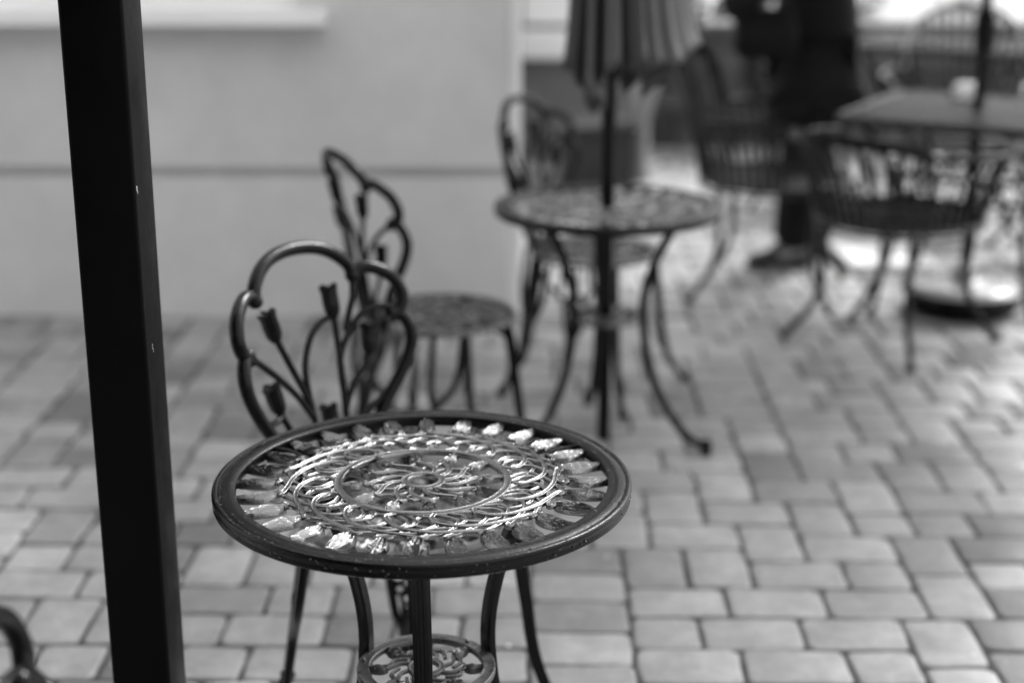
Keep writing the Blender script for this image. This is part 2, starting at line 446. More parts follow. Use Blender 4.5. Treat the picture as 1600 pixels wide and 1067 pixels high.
# ------------------------------------------------------------------ wire mesh furniture
def make_wire_chair(arch_h=.26):
    t = thing('wire_armchair', (0, 0, 0)); SH = .43
    st = MB(); rs = .268; n = 40
    st.sweep([(rs * math.cos(2 * PI * i / 48), rs * math.sin(2 * PI * i / 48), SH) for i in range(48)], .011, 8, closed=True)
    st.sweep([(rs * 1.01 * math.cos(2 * PI * i / 48), rs * 1.01 * math.sin(2 * PI * i / 48), SH - .022) for i in range(48)], .006, 8, closed=True)
    g = .0095; k = int(rs / g)
    for i in range(-k, k + 1):
        c = i * g; h = math.sqrt(max(0, rs * rs - c * c))
        if h < .02: continue
        st.box(c - .0016, c + .0016, -h, h, SH - .0015, SH + .0005)
        st.box(-h, h, c - .0016, c + .0016, SH - .003, SH - .001)
    st.build('seat', M['meshtop'], t, smooth=False)
    def rim(ph):  # ph: degrees from the back
        p = abs(ph)
        if p < 48: h = .67 + arch_h * math.sqrt(max(0, 1 - (p / 48) ** 2.4)); r = .350 + .04 * (1 - (p / 48) ** 2)
        elif p < 108: h = .67 - .01 * (p - 48) / 60; r = .350
        else: q = (p - 108) / 22; h = .66 - .23 * q ** 1.6; r = .350 - .077 * q
        a = R(180 - ph); return Vector((r * math.cos(a) - .01, r * math.sin(a), h))
    fr = MB()
    arch = [rim(x) for x in [i * 2.0 for i in range(-24, 25)]]
    fr.sweep(arch, 1, prof=[(math.cos(b) * .008, math.sin(b) * .019) for b in [2 * PI * i / 10 for i in range(10)]], up=lambda p: (0, 0, 1))
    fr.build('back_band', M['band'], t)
    for sg in (-1, 1):
        ar = MB(); ar.sweep([rim(sg * x) for x in (46, 52, 60, 70, 80, 90, 100, 108, 113, 118, 122, 126, 129, 130)], .0115, 8); ar.build('arm', M['mesh'], t)
    br = MB()
    for ph in range(-104, 105, 7):
        top = rim(ph); a = R(180 - ph); b0 = Vector((rs * math.cos(a), rs * math.sin(a), SH)); 
        mid = b0.lerp(top, .5) - Vector((math.cos(a), math.sin(a), 0)) * .012
        br.sweep(spline([tuple(b0), tuple(mid), tuple(top)], 4), .0058, 6)
    for zz, f_ in ((.52, .24),):
        br.sweep([Vector(((rs + .012) * math.cos(R(180 - p)), (rs + .012) * math.sin(R(180 - p)), zz)) for p in range(-100, 101, 5)], .004, 6)
    br.build('back_bars', M['mesh'], t)
    for a in (45, -45, 135, -135):
        lg = MB(); mm = Matrix.Rotation(R(a), 4, 'Z')
        sp = spline([(.235, .425), (.246, .37), (.238, .28), (.238, .2), (.266, .12), (.318, .055), (.352, .018)], 4)
        lg.sweep([(r, 0, z) for r, z in sp], .0115, 10, m=mm)
        o = lg.build('leg', M['mesh'], t)
        ft = MB(); q = mm @ Vector((.355, 0, .013)); ft.ball(tuple(q), .018, 10, (1, 1, .72)); ft.build('foot_cap', M['mesh'], o)
    return t

def make_mesh_table(pole=True):
    t = thing('mesh_table', (0, 0, 0)); H = .72; w = .40
    tp = MB(); g = .0105; n = int(w / g)
    for i in range(-n, n + 1):
        c = i * g
        tp.box(c - .0019, c + .0019, -w + .01, w - .01, H - .003, H)
        tp.box(-w + .01, w - .01, c - .0019, c + .0019, H - .005, H - .0025)
    tp.build('tabletop', M['meshtop'], t, smooth=False)
    ed = MB(); b = .05
    pts = [(w, w - b), (w, -w + b), (w - b, -w), (-w + b, -w), (-w, -w + b), (-w, w - b), (-w + b, w), (w - b, w)]
    full = []
    for i in range(8):
        p, q = pts[i], pts[(i + 1) % 8]
        for s_ in range(4): full.append((p[0] + (q[0] - p[0]) * s_ / 4, p[1] + (q[1] - p[1]) * s_ / 4, H - .010))
    ed.sweep(full, 1, prof=[(.009 * math.cos(2 * PI * i / 10), .017 * math.sin(2 * PI * i / 10)) for i in range(10)], up=(0, 0, 1), closed=True)
    ed.build('rim', M['meshtop'], t)
    for a in (45, 135, 225, 315):
        lg = MB(); mm = Matrix.Rotation(R(a), 4, 'Z')
        sp = spline([(.47, .70), (.43, .66), (.36, .56), (.32, .45), (.31, .34), (.33, .22), (.39, .10), (.44, .03), (.45, .012)], 4)
        lg.sweep([(r, 0, z) for r, z in sp], .0125, 10, m=mm)
        o = lg.build('leg', M['mesh'], t)
        ft = MB(); q = mm @ Vector((.452, 0, .012)); ft.ball(tuple(q), .018, 10, (1, 1, .7)); ft.build('foot_cap', M['mesh'], o)
    br = MB()  # lower stretcher ring with small scroll rings
    rr = .31; zz = .45
    for dz in (0, .075):
        br.sweep([(rr * math.cos(2 * PI * i / 40), rr * math.sin(2 * PI * i / 40), zz + dz) for i in range(40)], .0075, 8, closed=True)
    for k in range(22):
        a = 2 * PI * k / 22; c = Vector((rr * math.cos(a), rr * math.sin(a), zz + .0375)); e = Vector((-math.sin(a), math.cos(a), 0))
        br.sweep([c + e * (.026 * math.cos(b)) + Vector((0, 0, .03 * math.sin(b))) for b in [2 * PI * i / 12 for i in range(12)]], .005, 6, closed=True)
    br.build('stretcher', M['mesh'], t)
    return t

# ------------------------------------------------------------------ ground
def paving():
    u = .0705; X0, Y0 = -3.6, .3; W, D = 132, 123
    occ = [[0] * (W + 4) for _ in range(D + 4)]; nid = 0
    mb = MB(); rng = random.Random(11)
    for y in range(D):
        x = 0
        while x < W:
            if occ[y][x]: x += 1; continue
            run = 0
            while x + run < W and not occ[y][x + run]: run += 1
            if run < 2: x += 1; continue
            ch = []
            for (w_, d_, wt) in ((2, 2, 2.4), (3, 2, 3.2), (2, 3, 3.0)):
                if w_ <= run and run - w_ != 1: ch += [(w_, d_)] * int(wt * 10)
            if not ch: ch = [(2, 2)]
            # avoid long lines of joints
            def score(c_):
                X_ = x + c_[0]; s_ = rng.random() * .8
                if y > 0 and X_ < W and occ[y - 1][X_ - 1] != occ[y - 1][X_]: s_ += 1.0     # joint would run on
                Y_ = y + c_[1]
                if x > 0 and not (occ[Y_ - 1][x - 1] and not occ[min(D + 3, Y_)][x - 1]): s_ += .75
                return s_
            w_, d_ = min([rng.choice(ch) for _ in range(5)], key=score); nid += 1
            for yy in range(y, min(D + 3, y + d_)):
                for xx in range(x, x + w_): occ[yy][xx] = nid
            g = .0034 + rng.uniform(0, .0018)
            x0, x1, y0, y1 = X0 + x * u + g, X0 + (x + w_) * u - g, Y0 + y * u + g, Y0 + (y + d_) * u - g
            tone = rng.choice([.29, .30, .31, .34, .33, .29, .32, .23, .26, .165]) * rng.uniform(.93, 1.07)
            far = y0 > 5.8
            b = .006; c = .016
            dz = rng.uniform(-.0012, .0012); tx = rng.uniform(-.0012, .0012); ty = rng.uniform(-.0012, .0012)
            j = lambda: rng.uniform(-.0026, .0026)
            xs = [(x0 + c, y0), ((x0 + x1) / 2, y0), (x1 - c, y0), (x1 - c * .3, y0 + c * .3), (x1, y0 + c), (x1, (y0 + y1) / 2), (x1, y1 - c), (x1 - c * .3, y1 - c * .3), (x1 - c, y1), ((x0 + x1) / 2, y1), (x0 + c, y1), (x0 + c * .3, y1 - c * .3), (x0, y1 - c), (x0, (y0 + y1) / 2), (x0, y0 + c), (x0 + c * .3, y0 + c * .3)]
            cx, cy = (x0 + x1) / 2, (y0 + y1) / 2; n = 16
            o1 = [(px + j(), py + j()) for px, py in xs]
            def zz(px, py): return dz + tx * (px - cx) / .07 + ty * (py - cy) / .07
            def inn(px, py, k): 
                dx, dy = cx - px, cy - py; L_ = math.hypot(dx, dy); return (px + dx / L_ * k, py + dy / L_ * k)
            vs = [(px, py, -.011) for px, py in o1] + [(px, py, -.005 + zz(px, py)) for px, py in o1]
            i1 = [inn(px, py, .0035) for px, py in o1]; i2 = [inn(px, py, .009) for px, py in o1]
            vs += [(px, py, -.0018 + zz(px, py)) for px, py in i1] + [(px, py, zz(px, py)) for px, py in i2]
            fs = []
            for k in range(3):
                for i in range(n): fs.append((k * n + i, k * n + (i + 1) % n, (k + 1) * n + (i + 1) % n, (k + 1) * n + i))
            fs.append(tuple(range(3 * n, 4 * n)))
            mb.add(vs, fs, tone); x += w_
    tag(mb.build('paving', M['paver'], angle=70), 'grey concrete block paving', kind='structure')
    s_ = MB(); s_.box(-3.7, 5.8, .2, 8.95, -.019, -.0065); tag(s_.build('joint_sand', M['sand'], smooth=False), kind='structure')
paving()
g = MB(); g.box(-60, 60, -30, 120, -.3, -.02); tag(g.build('ground', M['soil'], smooth=False), kind='structure')
g = MB(); g.box(-60, 60, -30, .19, -.019, -.010); g.box(-60, -3.72, .2, 30, -.019, -.010); g.box(5.82, 60, .2, 8.9, -.019, -.010); tag(g.build('pavement', M['annex'], smooth=False), kind='structure')
g = MB(); g.box(-.1, 60, 12.4, 60, -.019, -.008); tag(g.build('road', M['concrete'], smooth=False), kind='structure')

# ------------------------------------------------------------------ house with the window sill
hs = thing('house', (0, 0, 0))
XR = -.088; WY = 5.30
w = MB()
w.box(-7, XR, WY, 9.0, -.02, .497)
w.box(-7, XR - .012, WY + .04, 9.0, .497, .533)
w.box(-7, XR, WY, 9.0, .533, 1.03)
w.box(-.78, XR, WY, 9.0, 1.03, 3.4); w.box(-7, -2.1, WY, 9.0, 1.03, 3.4); w.box(-2.1, -.78, WY, 9.0, 2.35, 3.4); w.box(-2.1, -.78, WY + .9, 9.0, 1.03, 2.35)
w.build('wall', M['stucco'], hs, smooth=False)
tr = MB(); tr.bbox(XR + .003, XR + .045, WY + .03, WY + .12, -.02, 3.38, .006); tr.build('corner_trim', M['whitepaint'], hs, angle=30)
wn = MB(); wn.box(-2.09, -.79, WY + .10, WY + .15, 1.06, 1.13); wn.box(-2.09, -2.02, WY + .10, WY + .15, 1.13, 2.34); wn.box(-.86, -.79, WY + .10, WY + .15, 1.13, 2.34); wn.box(-1.47, -1.41, WY + .10, WY + .15, 1.13, 2.28); wn.box(-2.02, -.86, WY + .10, WY + .15, 2.28, 2.34)
wo = wn.build('window', M['whitepaint'], hs, smooth=False)
gl = MB(); gl.box(-2.02, -1.47, WY + .12, WY + .13, 1.13, 2.28); gl.box(-1.41, -.86, WY + .12, WY + .13, 1.13, 2.28); gl.build('pane', M['glass'], wo, smooth=False)
sl = MB(); sl.bbox(-2.2, -.692, WY - .105, WY - .002, 1.018, 1.066, .005); sl.box(-2.09, -.79, WY, WY + .12, 1.032, 1.064)
sl.build('sill', M['whitepaint'], wo, angle=30)
rf = MB(); rf.box(-7.3, .1, WY - .15, 9.3, 3.4, 3.55); rf.build('roof', M['roof'], hs, smooth=False)
tag(hs, 'pale grey rendered house wall with a dark horizontal groove and white window sill', 'house')

# annexe behind with a white ledge
ax = thing('annexe', (0, 0, 0))
a_ = MB(); a_.box(-.08, .63, 8.5, 8.98, -.02, .55); a_.box(.60, .63, 8.5, 8.98, .55, 3.0); a_.box(-.08, .60, 8.62, 8.98, .55, 3.0); a_.build('wall', M['annex'], ax, smooth=False)
a_ = MB(); a_.bbox(-.07, .40, 8.40, 8.615, .56, .70, .008); a_.build('ledge', M['whitepaint'], ax, angle=30)
a_ = MB(); a_.box(-.06, .42, 8.56, 8.61, .73, 1.9); wo = a_.build('white_panel', M['white'], ax, smooth=False)
tag(ax, 'dark grey outbuilding with a bright white ledge past the house corner', 'outbuilding')

# dark planter
pl = thing('planter_box', (.36, 7.9, 0))
p_ = MB(); p_.bbox(-.22, .14, -.18, .18, 0, .255, .01); p_.build('trough', M['planter'], pl, angle=30)
p_ = MB(); p_.bbox(-.235, .155, -.195, .195, .258, .30, .006); p_.build('rim', M['planter'], pl, angle=30)
tag(pl, 'low dark planter box standing by the outbuilding behind the round table', 'planter')
pi_ = thing('grey_pillar', (.545, 7.92, 0))
p_ = MB(); p_.lathe([(0, 0), (.06, 0), (.06, .04), (.046, .06), (.044, .30), (.06, .36), (.10, .52), (.105, .54), (.095, .54), (0, .50)], 28); p_.build('shaft', M['pillar'], pi_)
tag(pi_, 'slim grey pillar planter flaring at its top, right of the dark planter box', 'pillar')

# low stone wall
lw = thing('stone_wall', (0, 0, 0))
s_ = MB(); rng = random.Random(4); y0 = 8.96; z = 0
for course in range(6):
    h = .108; x = .66 - rng.uniform(0, .2)
    while x < 9:
        L_ = rng.uniform(.18, .42); xx = max(.65, x)
        s_.bbox(xx + .004, x + L_ - .004, y0 + rng.uniform(-.006, .006), y0 + .3, z + .003, z + h - .003, .008, tone=rng.uniform(.05, .10))
        x += L_
    z += h
s_.build('blocks', M['stone'], lw, angle=30)
s_ = MB(); s_.box(.67, 8.9, y0 + .02, y0 + .28, -.02, .64); s_.build('mortar', M['soil'], lw, smooth=False)
s_ = MB(); s_.bbox(.64, 9.1, y0 - .03, y0 + .33, .652, .70, .01); s_.build('coping', M['cap'], lw, angle=30)
tag(lw, 'low dark stone garden wall running behind the seating area', 'garden wall')

# ------------------------------------------------------------------ plants
def leaf_cloud(mb, c, r, n, size, rng, lo=.02, hi=.08, flat=1.0):
    for i in range(n):
        while True:
            p = Vector((rng.uniform(-1, 1), rng.uniform(-1, 1), rng.uniform(-1, 1)))
            if p.length <= 1: break
        p = p * (.55 + .45 * rng.random()) if p.length > .4 else p * 1.6
        k = 1 + .35 * noise.noise(p * 2.3 + Vector(c))
        q = Vector(c) + Vector((p.x * r[0], p.y * r[1], p.z * r[2])) * k
        d = Vector((rng.gauss(0, 1), rng.gauss(0, 1), rng.gauss(0, .7))).normalized(); e = d.orthogonal().normalized(); s_ = size * rng.uniform(.6, 1.3)
        n_ = d.cross(e)
        mb.add([q - d * s_, q + e * s_ * .4 + n_ * s_ * .1, q + d * s_, q - e * s_ * .4 + n_ * s_ * .1], [(0, 1, 2, 3)], tone=rng.uniform(lo, hi))
def shrub(x, y, h, r, seed, label, n=900):
    rng = random.Random(seed); t = thing('shrub', (x, y, 0))
    f = MB()
    for k in range(5):
        a = rng.uniform(0, 6.28); leaf_cloud(f, (r * .4 * math.cos(a), r * .4 * math.sin(a), h * rng.uniform(.35, .62)), (r * .7, r * .7, h * .42), n // 5, .035, rng)
    f.build('foliage', M['leaf'], t, smooth=False)
    s_ = MB()
    for k in range(4):
        a = rng.uniform(0, 6.28); s_.sweep([(0, 0, -.02), (r * .2 * math.cos(a), r * .2 * math.sin(a), h * .3), (r * .45 * math.cos(a), r * .45 * math.sin(a), h * .7)], [.02, .014, .006], 6)
    s_.build('stem', M['bark'], t)
    tag(t, label, 'shrub', 'dark shrubs behind the garden wall'); return t
shrub(.78, 9.75, 1.35, .34, 1, 'tall dark evergreen shrub nearest the outbuilding, behind the stone wall', 1400)
shrub(1.42, 9.8, 1.25, .36, 2, 'dark evergreen shrub directly behind the person in black', 1400)
shrub(1.95, 9.8, 1.02, .36, 3, 'low dark shrub just right of the person, behind the wall', 900)
shrub(2.6, 9.9, .92, .36, 4, 'low dark shrub behind the wall between the person and the wire chair back')
shrub(3.35, 9.95, .88, .34, 5, 'smallest shrub behind the wall at the right edge of the picture')
def tree(x, y, h, r, seed, label):
    rng = random.Random(seed); t = thing('broadleaf_tree', (x, y, 0))
    s_ = MB(); s_.sweep(spline([(0, 0, -.05), (.05, 0, h * .25), (-.05, .05, h * .5), (0, 0, h * .85)], 4), [.16 - .009 * i for i in range(13)], 10)
    f = MB()
    for k in range(9):
        a = rng.uniform(0, 6.28); e = Vector((r * .6 * math.cos(a), r * .6 * math.sin(a), h * rng.uniform(.5, .9)))
        s_.sweep([(0, 0, h * .35), tuple(e * .5 + Vector((0, 0, h * .2))), tuple(e)], [.06, .04, .015], 6)
        leaf_cloud(f, tuple(e), (r * .5, r * .5, h * .17), 330, .13, rng, .03, .09)
    s_.build('trunk', M['bark'], t); f.build('crown', M['leaf'], t, smooth=False)
    tag(t, label, 'tree', 'trees beyond the road')
tree(-6, 30, 7, 3, 1, 'leftmost broadleaf tree beyond the road'); tree(9, 42, 8, 3.2, 2, 'middle broadleaf tree beyond the road'); tree(20, 34, 7, 3, 3, 'rightmost broadleaf tree beyond the road')

# ------------------------------------------------------------------ bistro furniture
T1 = make_table(); T1.location = (-.158, 2.095, 0); T1.rotation_euler = (0, 0, R(2))
tag(T1, 'wet black cast metal round bistro table with tulip pattern top in the foreground', 'table', 'round cast tulip bistro tables')
T2 = copy_tree(T1, (.196, 4.055, 0), R(-24 + 90))
T2['label'] = 'blurred round cast metal bistro table with an umbrella pole through its middle'
C1 = make_tulip_chair(); C1.location = (-.213, 2.51, 0); C1.rotation_euler = (0, 0, R(-38))
GC = 'cast metal tulip bistro chairs'
tag(C1, 'black cast tulip back bistro chair tucked behind the foreground round table', 'chair', GC)
C2 = copy_tree(C1, (-.235, 3.80, 0), R(28)); C2['label'] = 'dark cast tulip chair seen side on in front of the house wall, facing right'
C3 = copy_tree(C1, (.185, 4.50, 0), R(-30)); C3['label'] = 'very blurred cast tulip chair behind the table with the umbrella pole'
C4 = copy_tree(C1, (-.258, 1.31, 0), R(24)); C4['label'] = 'chair cut off at the bottom left corner, only its curved back tube showing'

# ------------------------------------------------------------------ umbrella at the round table
um = thing('closed_umbrella', (.196, 4.055, 0))
p_ = MB(); p_.sweep([(0, 0, .0), (0, 0, 2.5)], .0185, 16); p_.build('pole', M['iron'], um)
cn = MB(); NR = 8; NA = 128; NZ = 26; vs = []; rng = random.Random(2)
amp = [rng.uniform(.75, 1.1) for _ in range(NR)]; amp[0] = 1.1; amp[7] = 1.2; hem = [rng.uniform(-.02, .03) for _ in range(NR)]
NA = 320; NZ = 30
cuts = [0.0]
for k in range(NR): cuts.append(cuts[-1] + rng.uniform(.45, 1.6))
cuts = [c_ / cuts[-1] for c_ in cuts]
for i in range(NZ + 1):
    t_ = i / NZ; z_ = 2.42 - (2.42 - .93) * t_
    RM = .030 + .128 * t_ ** .6 + .022 * t_ ** 8
    for j in range(NA):
        u_ = j / NA; k = max(q for q in range(NR) if cuts[q] <= u_); fr_ = (u_ - cuts[k]) / (cuts[k + 1] - cuts[k])
        lobe = math.sin(fr_ * PI) ** .75; a = 2 * PI * u_
        tw = a + .55 * lobe * (.5 + .5 * t_) + .05 * math.sin(t_ * 5 + k)
        r = RM * (.34 + .66 * lobe * amp[k]) + t_ * (.006 * math.sin(fr_ * PI * (3 + k % 3) + k * 2 + t_ * 3) + .004 * math.sin(fr_ * PI * 11 + k))
        zz_ = z_ + (.10 * lobe * amp[k] + 1.6 * hem[k] + .02 * math.sin(a * 3 + 1) + .006 * math.sin(a * 31)) * t_ ** 8
        vs.append((r * math.cos(tw) + .034 * t_, r * math.sin(tw), zz_))
fs = [(i * NA + j, i * NA + (j + 1) % NA, (i + 1) * NA + (j + 1) % NA, (i + 1) * NA + j) for i in range(NZ) for j in range(NA)]
cn.add(vs, fs); co = cn.build('canopy', M['fabric'], um, angle=80)
md = co.modifiers.new('thickness', 'SOLIDIFY'); md.thickness = .0015
p_ = MB(); p_.lathe([(.0195, 0), (.030, 0), (.032, .03), (.024, .05), (.0195, .06)], 20, c=(0, 0, 1.06)); p_.build('collar', M['mesh'], um)
p_ = MB(); p_.bbox(-.008, .008, -.036, -.03, 1.078, 1.098, .002); p_.build('tag', M['white'], um)
p_ = MB(); p_.lathe([(.0, .05), (.02, .04), (.024, 0), (0, 0)], 16, c=(0, 0, 2.42)); p_.build('finial', M['mesh'], um)
tag(um, 'closed grey patio umbrella on a slim black pole through the round table', 'umbrella')

# ------------------------------------------------------------------ wire furniture on the right
GW = 'wire mesh armchairs'
A = make_wire_chair(); A.location = (.885, 5.68, 0); A.rotation_euler = (0, 0, R(-16))
tag(A, 'dark wire armchair in front of the person in black', 'chair', GW)
B_ = tag(make_wire_chair(.05), cat='chair', group=GW); B_.location = (1.20, 5.03, 0); B_.rotation_euler = (0, 0, R(43)); B_['label'] = 'nearest dark wire armchair, its seat under the left corner of the square mesh table'
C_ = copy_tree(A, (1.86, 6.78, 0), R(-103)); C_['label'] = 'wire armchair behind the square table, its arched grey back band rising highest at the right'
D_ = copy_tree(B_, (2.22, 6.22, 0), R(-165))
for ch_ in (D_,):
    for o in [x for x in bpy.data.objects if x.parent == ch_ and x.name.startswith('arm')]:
        o.data = o.data.copy(); o.data.materials[0] = M['band']  # arms get the same painted sky reflection
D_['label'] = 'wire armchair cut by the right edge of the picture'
E_ = copy_tree(A, (1.30, 7.35, 0), R(-10)); E_['label'] = 'farthest wire armchair, between the person and the far mesh table'
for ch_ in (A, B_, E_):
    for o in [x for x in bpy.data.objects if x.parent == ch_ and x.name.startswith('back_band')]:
        o.data = o.data.copy(); o.data.materials[0] = M['mesh']  # same chairs' bands kept dark, without the painted sky reflection
MT = make_mesh_table(); MT.location = (1.555, 5.39, 0); MT.rotation_euler = (0, 0, R(60))
tag(MT, 'square charcoal mesh top table with a black umbrella pole through it', 'table', 'square mesh top tables')
MT2 = copy_tree(MT, (2.02, 7.72, 0), R(58)); MT2['label'] = 'far square mesh top table in front of the stone wall'
# pole with joint, base
pu = thing('patio_umbrella', (1.535, 5.40, 0))
p_ = MB(); p_.sweep([(0, 0, .1), (0, 0, 2.5)], .018, 16); p_.build('pole', M['iron'], pu)
p_ = MB(); p_.lathe([(.019, 0), (.030, .005), (.032, .02), (.034, .12), (.034, .125), (.024, .135), (.019, .15)], 20, c=(0, 0, .92)); p_.build('joint', M['iron'], pu)
p_ = MB(); NP = 8; vs = [(0, 0, 2.52)]; K_ = 6
for k in range(1, K_ + 1):
    for j in range(NP * 4):
        a = 2 * PI * j / (NP * 4); f_ = abs(math.cos(a * NP / 2)); r = 1.4 * k / K_ * (.93 + .07 * f_); vs.append((r * math.cos(a), r * math.sin(a), 2.52 - .5 * (k / K_) ** 1.15 - .03 * (1 - f_) * k / K_))
n = NP * 4
fs = [(0, 1 + j, 1 + (j + 1) % n) for j in range(n)] + [(1 + k * n + j, 1 + (k + 1) * n + j, 1 + (k + 1) * n + (j + 1) % n, 1 + k * n + (j + 1) % n) for k in range(K_ - 1) for j in range(n)]
p_.add(vs, fs); co = p_.build('canopy', M['canvas'], pu); md = co.modifiers.new('thickness', 'SOLIDIFY'); md.thickness = .002
for k in range(NP):
    a = 2 * PI * k / NP; p_ = MB(); p_.sweep([(.02 * math.cos(a), .02 * math.sin(a), 2.49), (1.38 * math.cos(a), 1.38 * math.sin(a), 2.0)], .008, 6); p_.build('rib', M['mesh'], pu)
tag(pu, 'patio umbrella on a black pole with a thick joint, standing through the square mesh table', 'umbrella')
ub = thing('base_weight', (1.535, 5.40, 0))
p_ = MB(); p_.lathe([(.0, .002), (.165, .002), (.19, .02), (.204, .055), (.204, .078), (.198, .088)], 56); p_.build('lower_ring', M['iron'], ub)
p_ = MB(); p_.lathe([(.199, .088), (.188, .099), (.165, .108), (.12, .114), (.06, .118), (.045, .125), (.043, .17), (.030, .175), (0.02, .175)], 56); p_.build('dome', M['domesheen'], ub)
tag(ub, 'round umbrella base with dome coloured pale for wet sky sheen and dark lower edge under the mesh table', 'base weight')
# small white things
nb = thing('napkin_holder', (1.58, 5.70, .7205))
p_ = MB(); p_.bbox(-.05, .05, -.03, .03, 0, .045, .006); p_.build('body', M['whitepaint'], nb, angle=30)
p_ = MB(); p_.bbox(-.042, .042, -.022, .022, .046, .054, .003); p_.build('napkins', M['white'], nb, angle=30)
tag(nb, 'small pale box left of the umbrella pole on the square mesh table', 'napkin holder')
def pot(x, y, r, label):
    t = thing('white_pot', (x, y, 0))
    p_ = MB(); p_.lathe([(0, 0), (.6 * r, 0), (.9 * r, .4 * r), (r, .95 * r), (.85 * r, 1.5 * r), (.7 * r, 1.7 * r), (.75 * r, 1.8 * r), (.6 * r, 1.8 * r), (.6 * r, 1.6 * r), (0, 1.5 * r)], 28); p_.build('bowl', M['white'], t)
    p_ = MB(); p_.lathe([(0, 1.62 * r), (.59 * r, 1.62 * r)], 20); p_.build('soil', M['soil'], t)
    tag(t, label, 'pot', 'white pots')
pot(1.86, 8.15, .075, 'left of two round white pots glimpsed through the wire chair bars')
pot(2.07, 8.1, .062, 'right of two round white pots glimpsed through the wire chair bars')
wb = thing('white_tray', (1.41, 6.17, 0), R(4))
p_ = MB(); p_.bbox(-.17, .17, -.21, .21, .0, .02, .006); p_.build('tray_base', M['white'], wb, angle=30)
p_ = MB(); 
for q in ((-.17, .17, -.21, -.195), (-.17, .17, .195, .21), (-.17, -.155, -.195, .195), (.155, .17, -.195, .195)): p_.box(q[0], q[1], q[2], q[3], .0205, .034)
p_.build('tray_edge', M['white'], wb, smooth=False)
tag(wb, 'flat bright white tray lying on the paving under the wire chair', 'tray')

# ------------------------------------------------------------------ foreground post
ps = thing('metal_post', (0, 0, 0))
PX = -.604; PY = 2.20
p_ = MB(); hw = .045; hd = .052
pr = []
for cx, cy, a0 in ((hw - .006, hd - .006, 0), (-hw + .006, hd - .006, 90), (-hw + .006, -hd + .006, 180), (hw - .006, -hd + .006, 270)):
    for k in range(5): pr.append((cx + .006 * math.cos(R(a0 + k * 22.5)), cy + .006 * math.sin(R(a0 + k * 22.5))))
vs = []; n = len(pr)
for zz in [i * 2.6 / 20 for i in range(21)]: vs += [(PX + x, PY + y, zz) for x, y in pr]
p_.add(vs, [(k * n + i, k * n + (i + 1) % n, (k + 1) * n + (i + 1) % n, (k + 1) * n + i) for k in range(20) for i in range(n)])
p_.build('shaft', M['postpaint'], ps, angle=60)
p_ = MB(); 
for (dy, zz, s1, s2) in ((-.046, 1.07, .0022, .0035), (-.043, 1.064, .0012, .002), (-.02, .83, .0008, .004), (-.016, .823, .0006, .003)):
    p_ = MB(); p_.bbox(PX + hw - .0005, PX + hw + .0006, PY + dy - s1, PY + dy + s1, zz - s2, zz + s2, .0003)
    p_.build('paint_chip', M['chip'], ps, smooth=False)
p_ = MB(); p_.box(PX - .07, PX + .07, PY - .075, PY + .075, 0, .012); p_.build('base_plate', M['postpaint'], ps, smooth=False)
pv = thing('added_porch', (0, 0, 0))  # unseen wall and roof, added to darken reflections and shade the house wall
p_ = MB(); p_.box(-7, 1.2, -1.9, -1.6, -.02, 2.72); p_.build('wall', M['annex'], pv, smooth=False)
p_ = MB(); p_.box(-7, PX + .1, -1.6, PY + .15, 2.722, 2.86); p_.build('roof', M['timber'], pv, smooth=False)
tag(pv, 'unseen dark wall added behind the camera to darken reflections, its shading roof carried by the black post', 'added_porch')
tag(ps, 'black square metal post rising through the left foreground', 'post')
p_ = MB(); p_.box(PX - .05, PX + .05, -1, PY + .08, 2.602, 2.72); p_.build('beam', M['postpaint'], ps, smooth=False)

# ------------------------------------------------------------------ person
def skin(name, verts, edges, radii, m, parent=None, sub=2, root=0, smooth_it=0):
    me = bpy.data.meshes.new(name); me.from_pydata([Vector(v) for v in verts], edges, []); me.update()
    o = bpy.data.objects.new(name, me); COL.objects.link(o)
    sm = o.modifiers.new('skin', 'SKIN'); sm.use_smooth_shade = True; sm.branch_smoothing = .6
    for i, r in enumerate(radii):
        sv = me.skin_vertices[0].data[i]; sv.radius = r if isinstance(r, tuple) else (r, r); sv.use_root = (i == root)
    s_ = o.modifiers.new('sub', 'SUBSURF'); s_.levels = sub; s_.render_levels = sub
    dg = bpy.context.evaluated_depsgraph_get(); dg.update()
    me2 = bpy.data.meshes.new_from_object(o.evaluated_get(dg)); me2.name = name
    me2.polygons.foreach_set('use_smooth', [True] * len(me2.polygons))
    o.modifiers.clear(); o.data = me2; me2.materials.clear(); me2.materials.append(m)
    if parent: o.parent = parent
    return o
pe = thing('person', (1.07, 6.14, 0))
# local frame = world axes; faces left (-X) and a little toward the camera
hip = (.02, 0, .93); 
BV = [hip, (.02, 0, 1.10), (-.01, 0, 1.27), (-.04, 0, 1.40), (-.06, -.01, 1.49), (-.09, -.02, 1.56), (-.105, -.02, 1.64), (-.10, -.02, 1.70),
      (-.04, -.17, 1.38), (-.15, -.24, 1.16), (-.33, -.22, 1.03), (-.41, -.22, .995),      # near arm (8..11)
      (-.04, .17, 1.38), (-.12, .25, 1.15), (-.28, .20, 1.02), (-.36, .16, 1.0),            # far arm (12..15)
      (.00, -.09, .88), (-.02, -.09, .50), (.00, -.09, .09), (-.12, -.10, .035),            # near leg 16..19
      (.03, .09, .88), (.04, .09, .50), (.09, .10, .09), (-.02, .11, .035)]
BE = [(0, 1), (1, 2), (2, 3), (3, 4), (4, 5), (5, 6), (6, 7), (3, 8), (8, 9), (9, 10), (10, 11), (3, 12), (12, 13), (13, 14), (14, 15), (0, 16), (16, 17), (17, 18), (18, 19), (0, 20), (20, 21), (21, 22), (22, 23)]
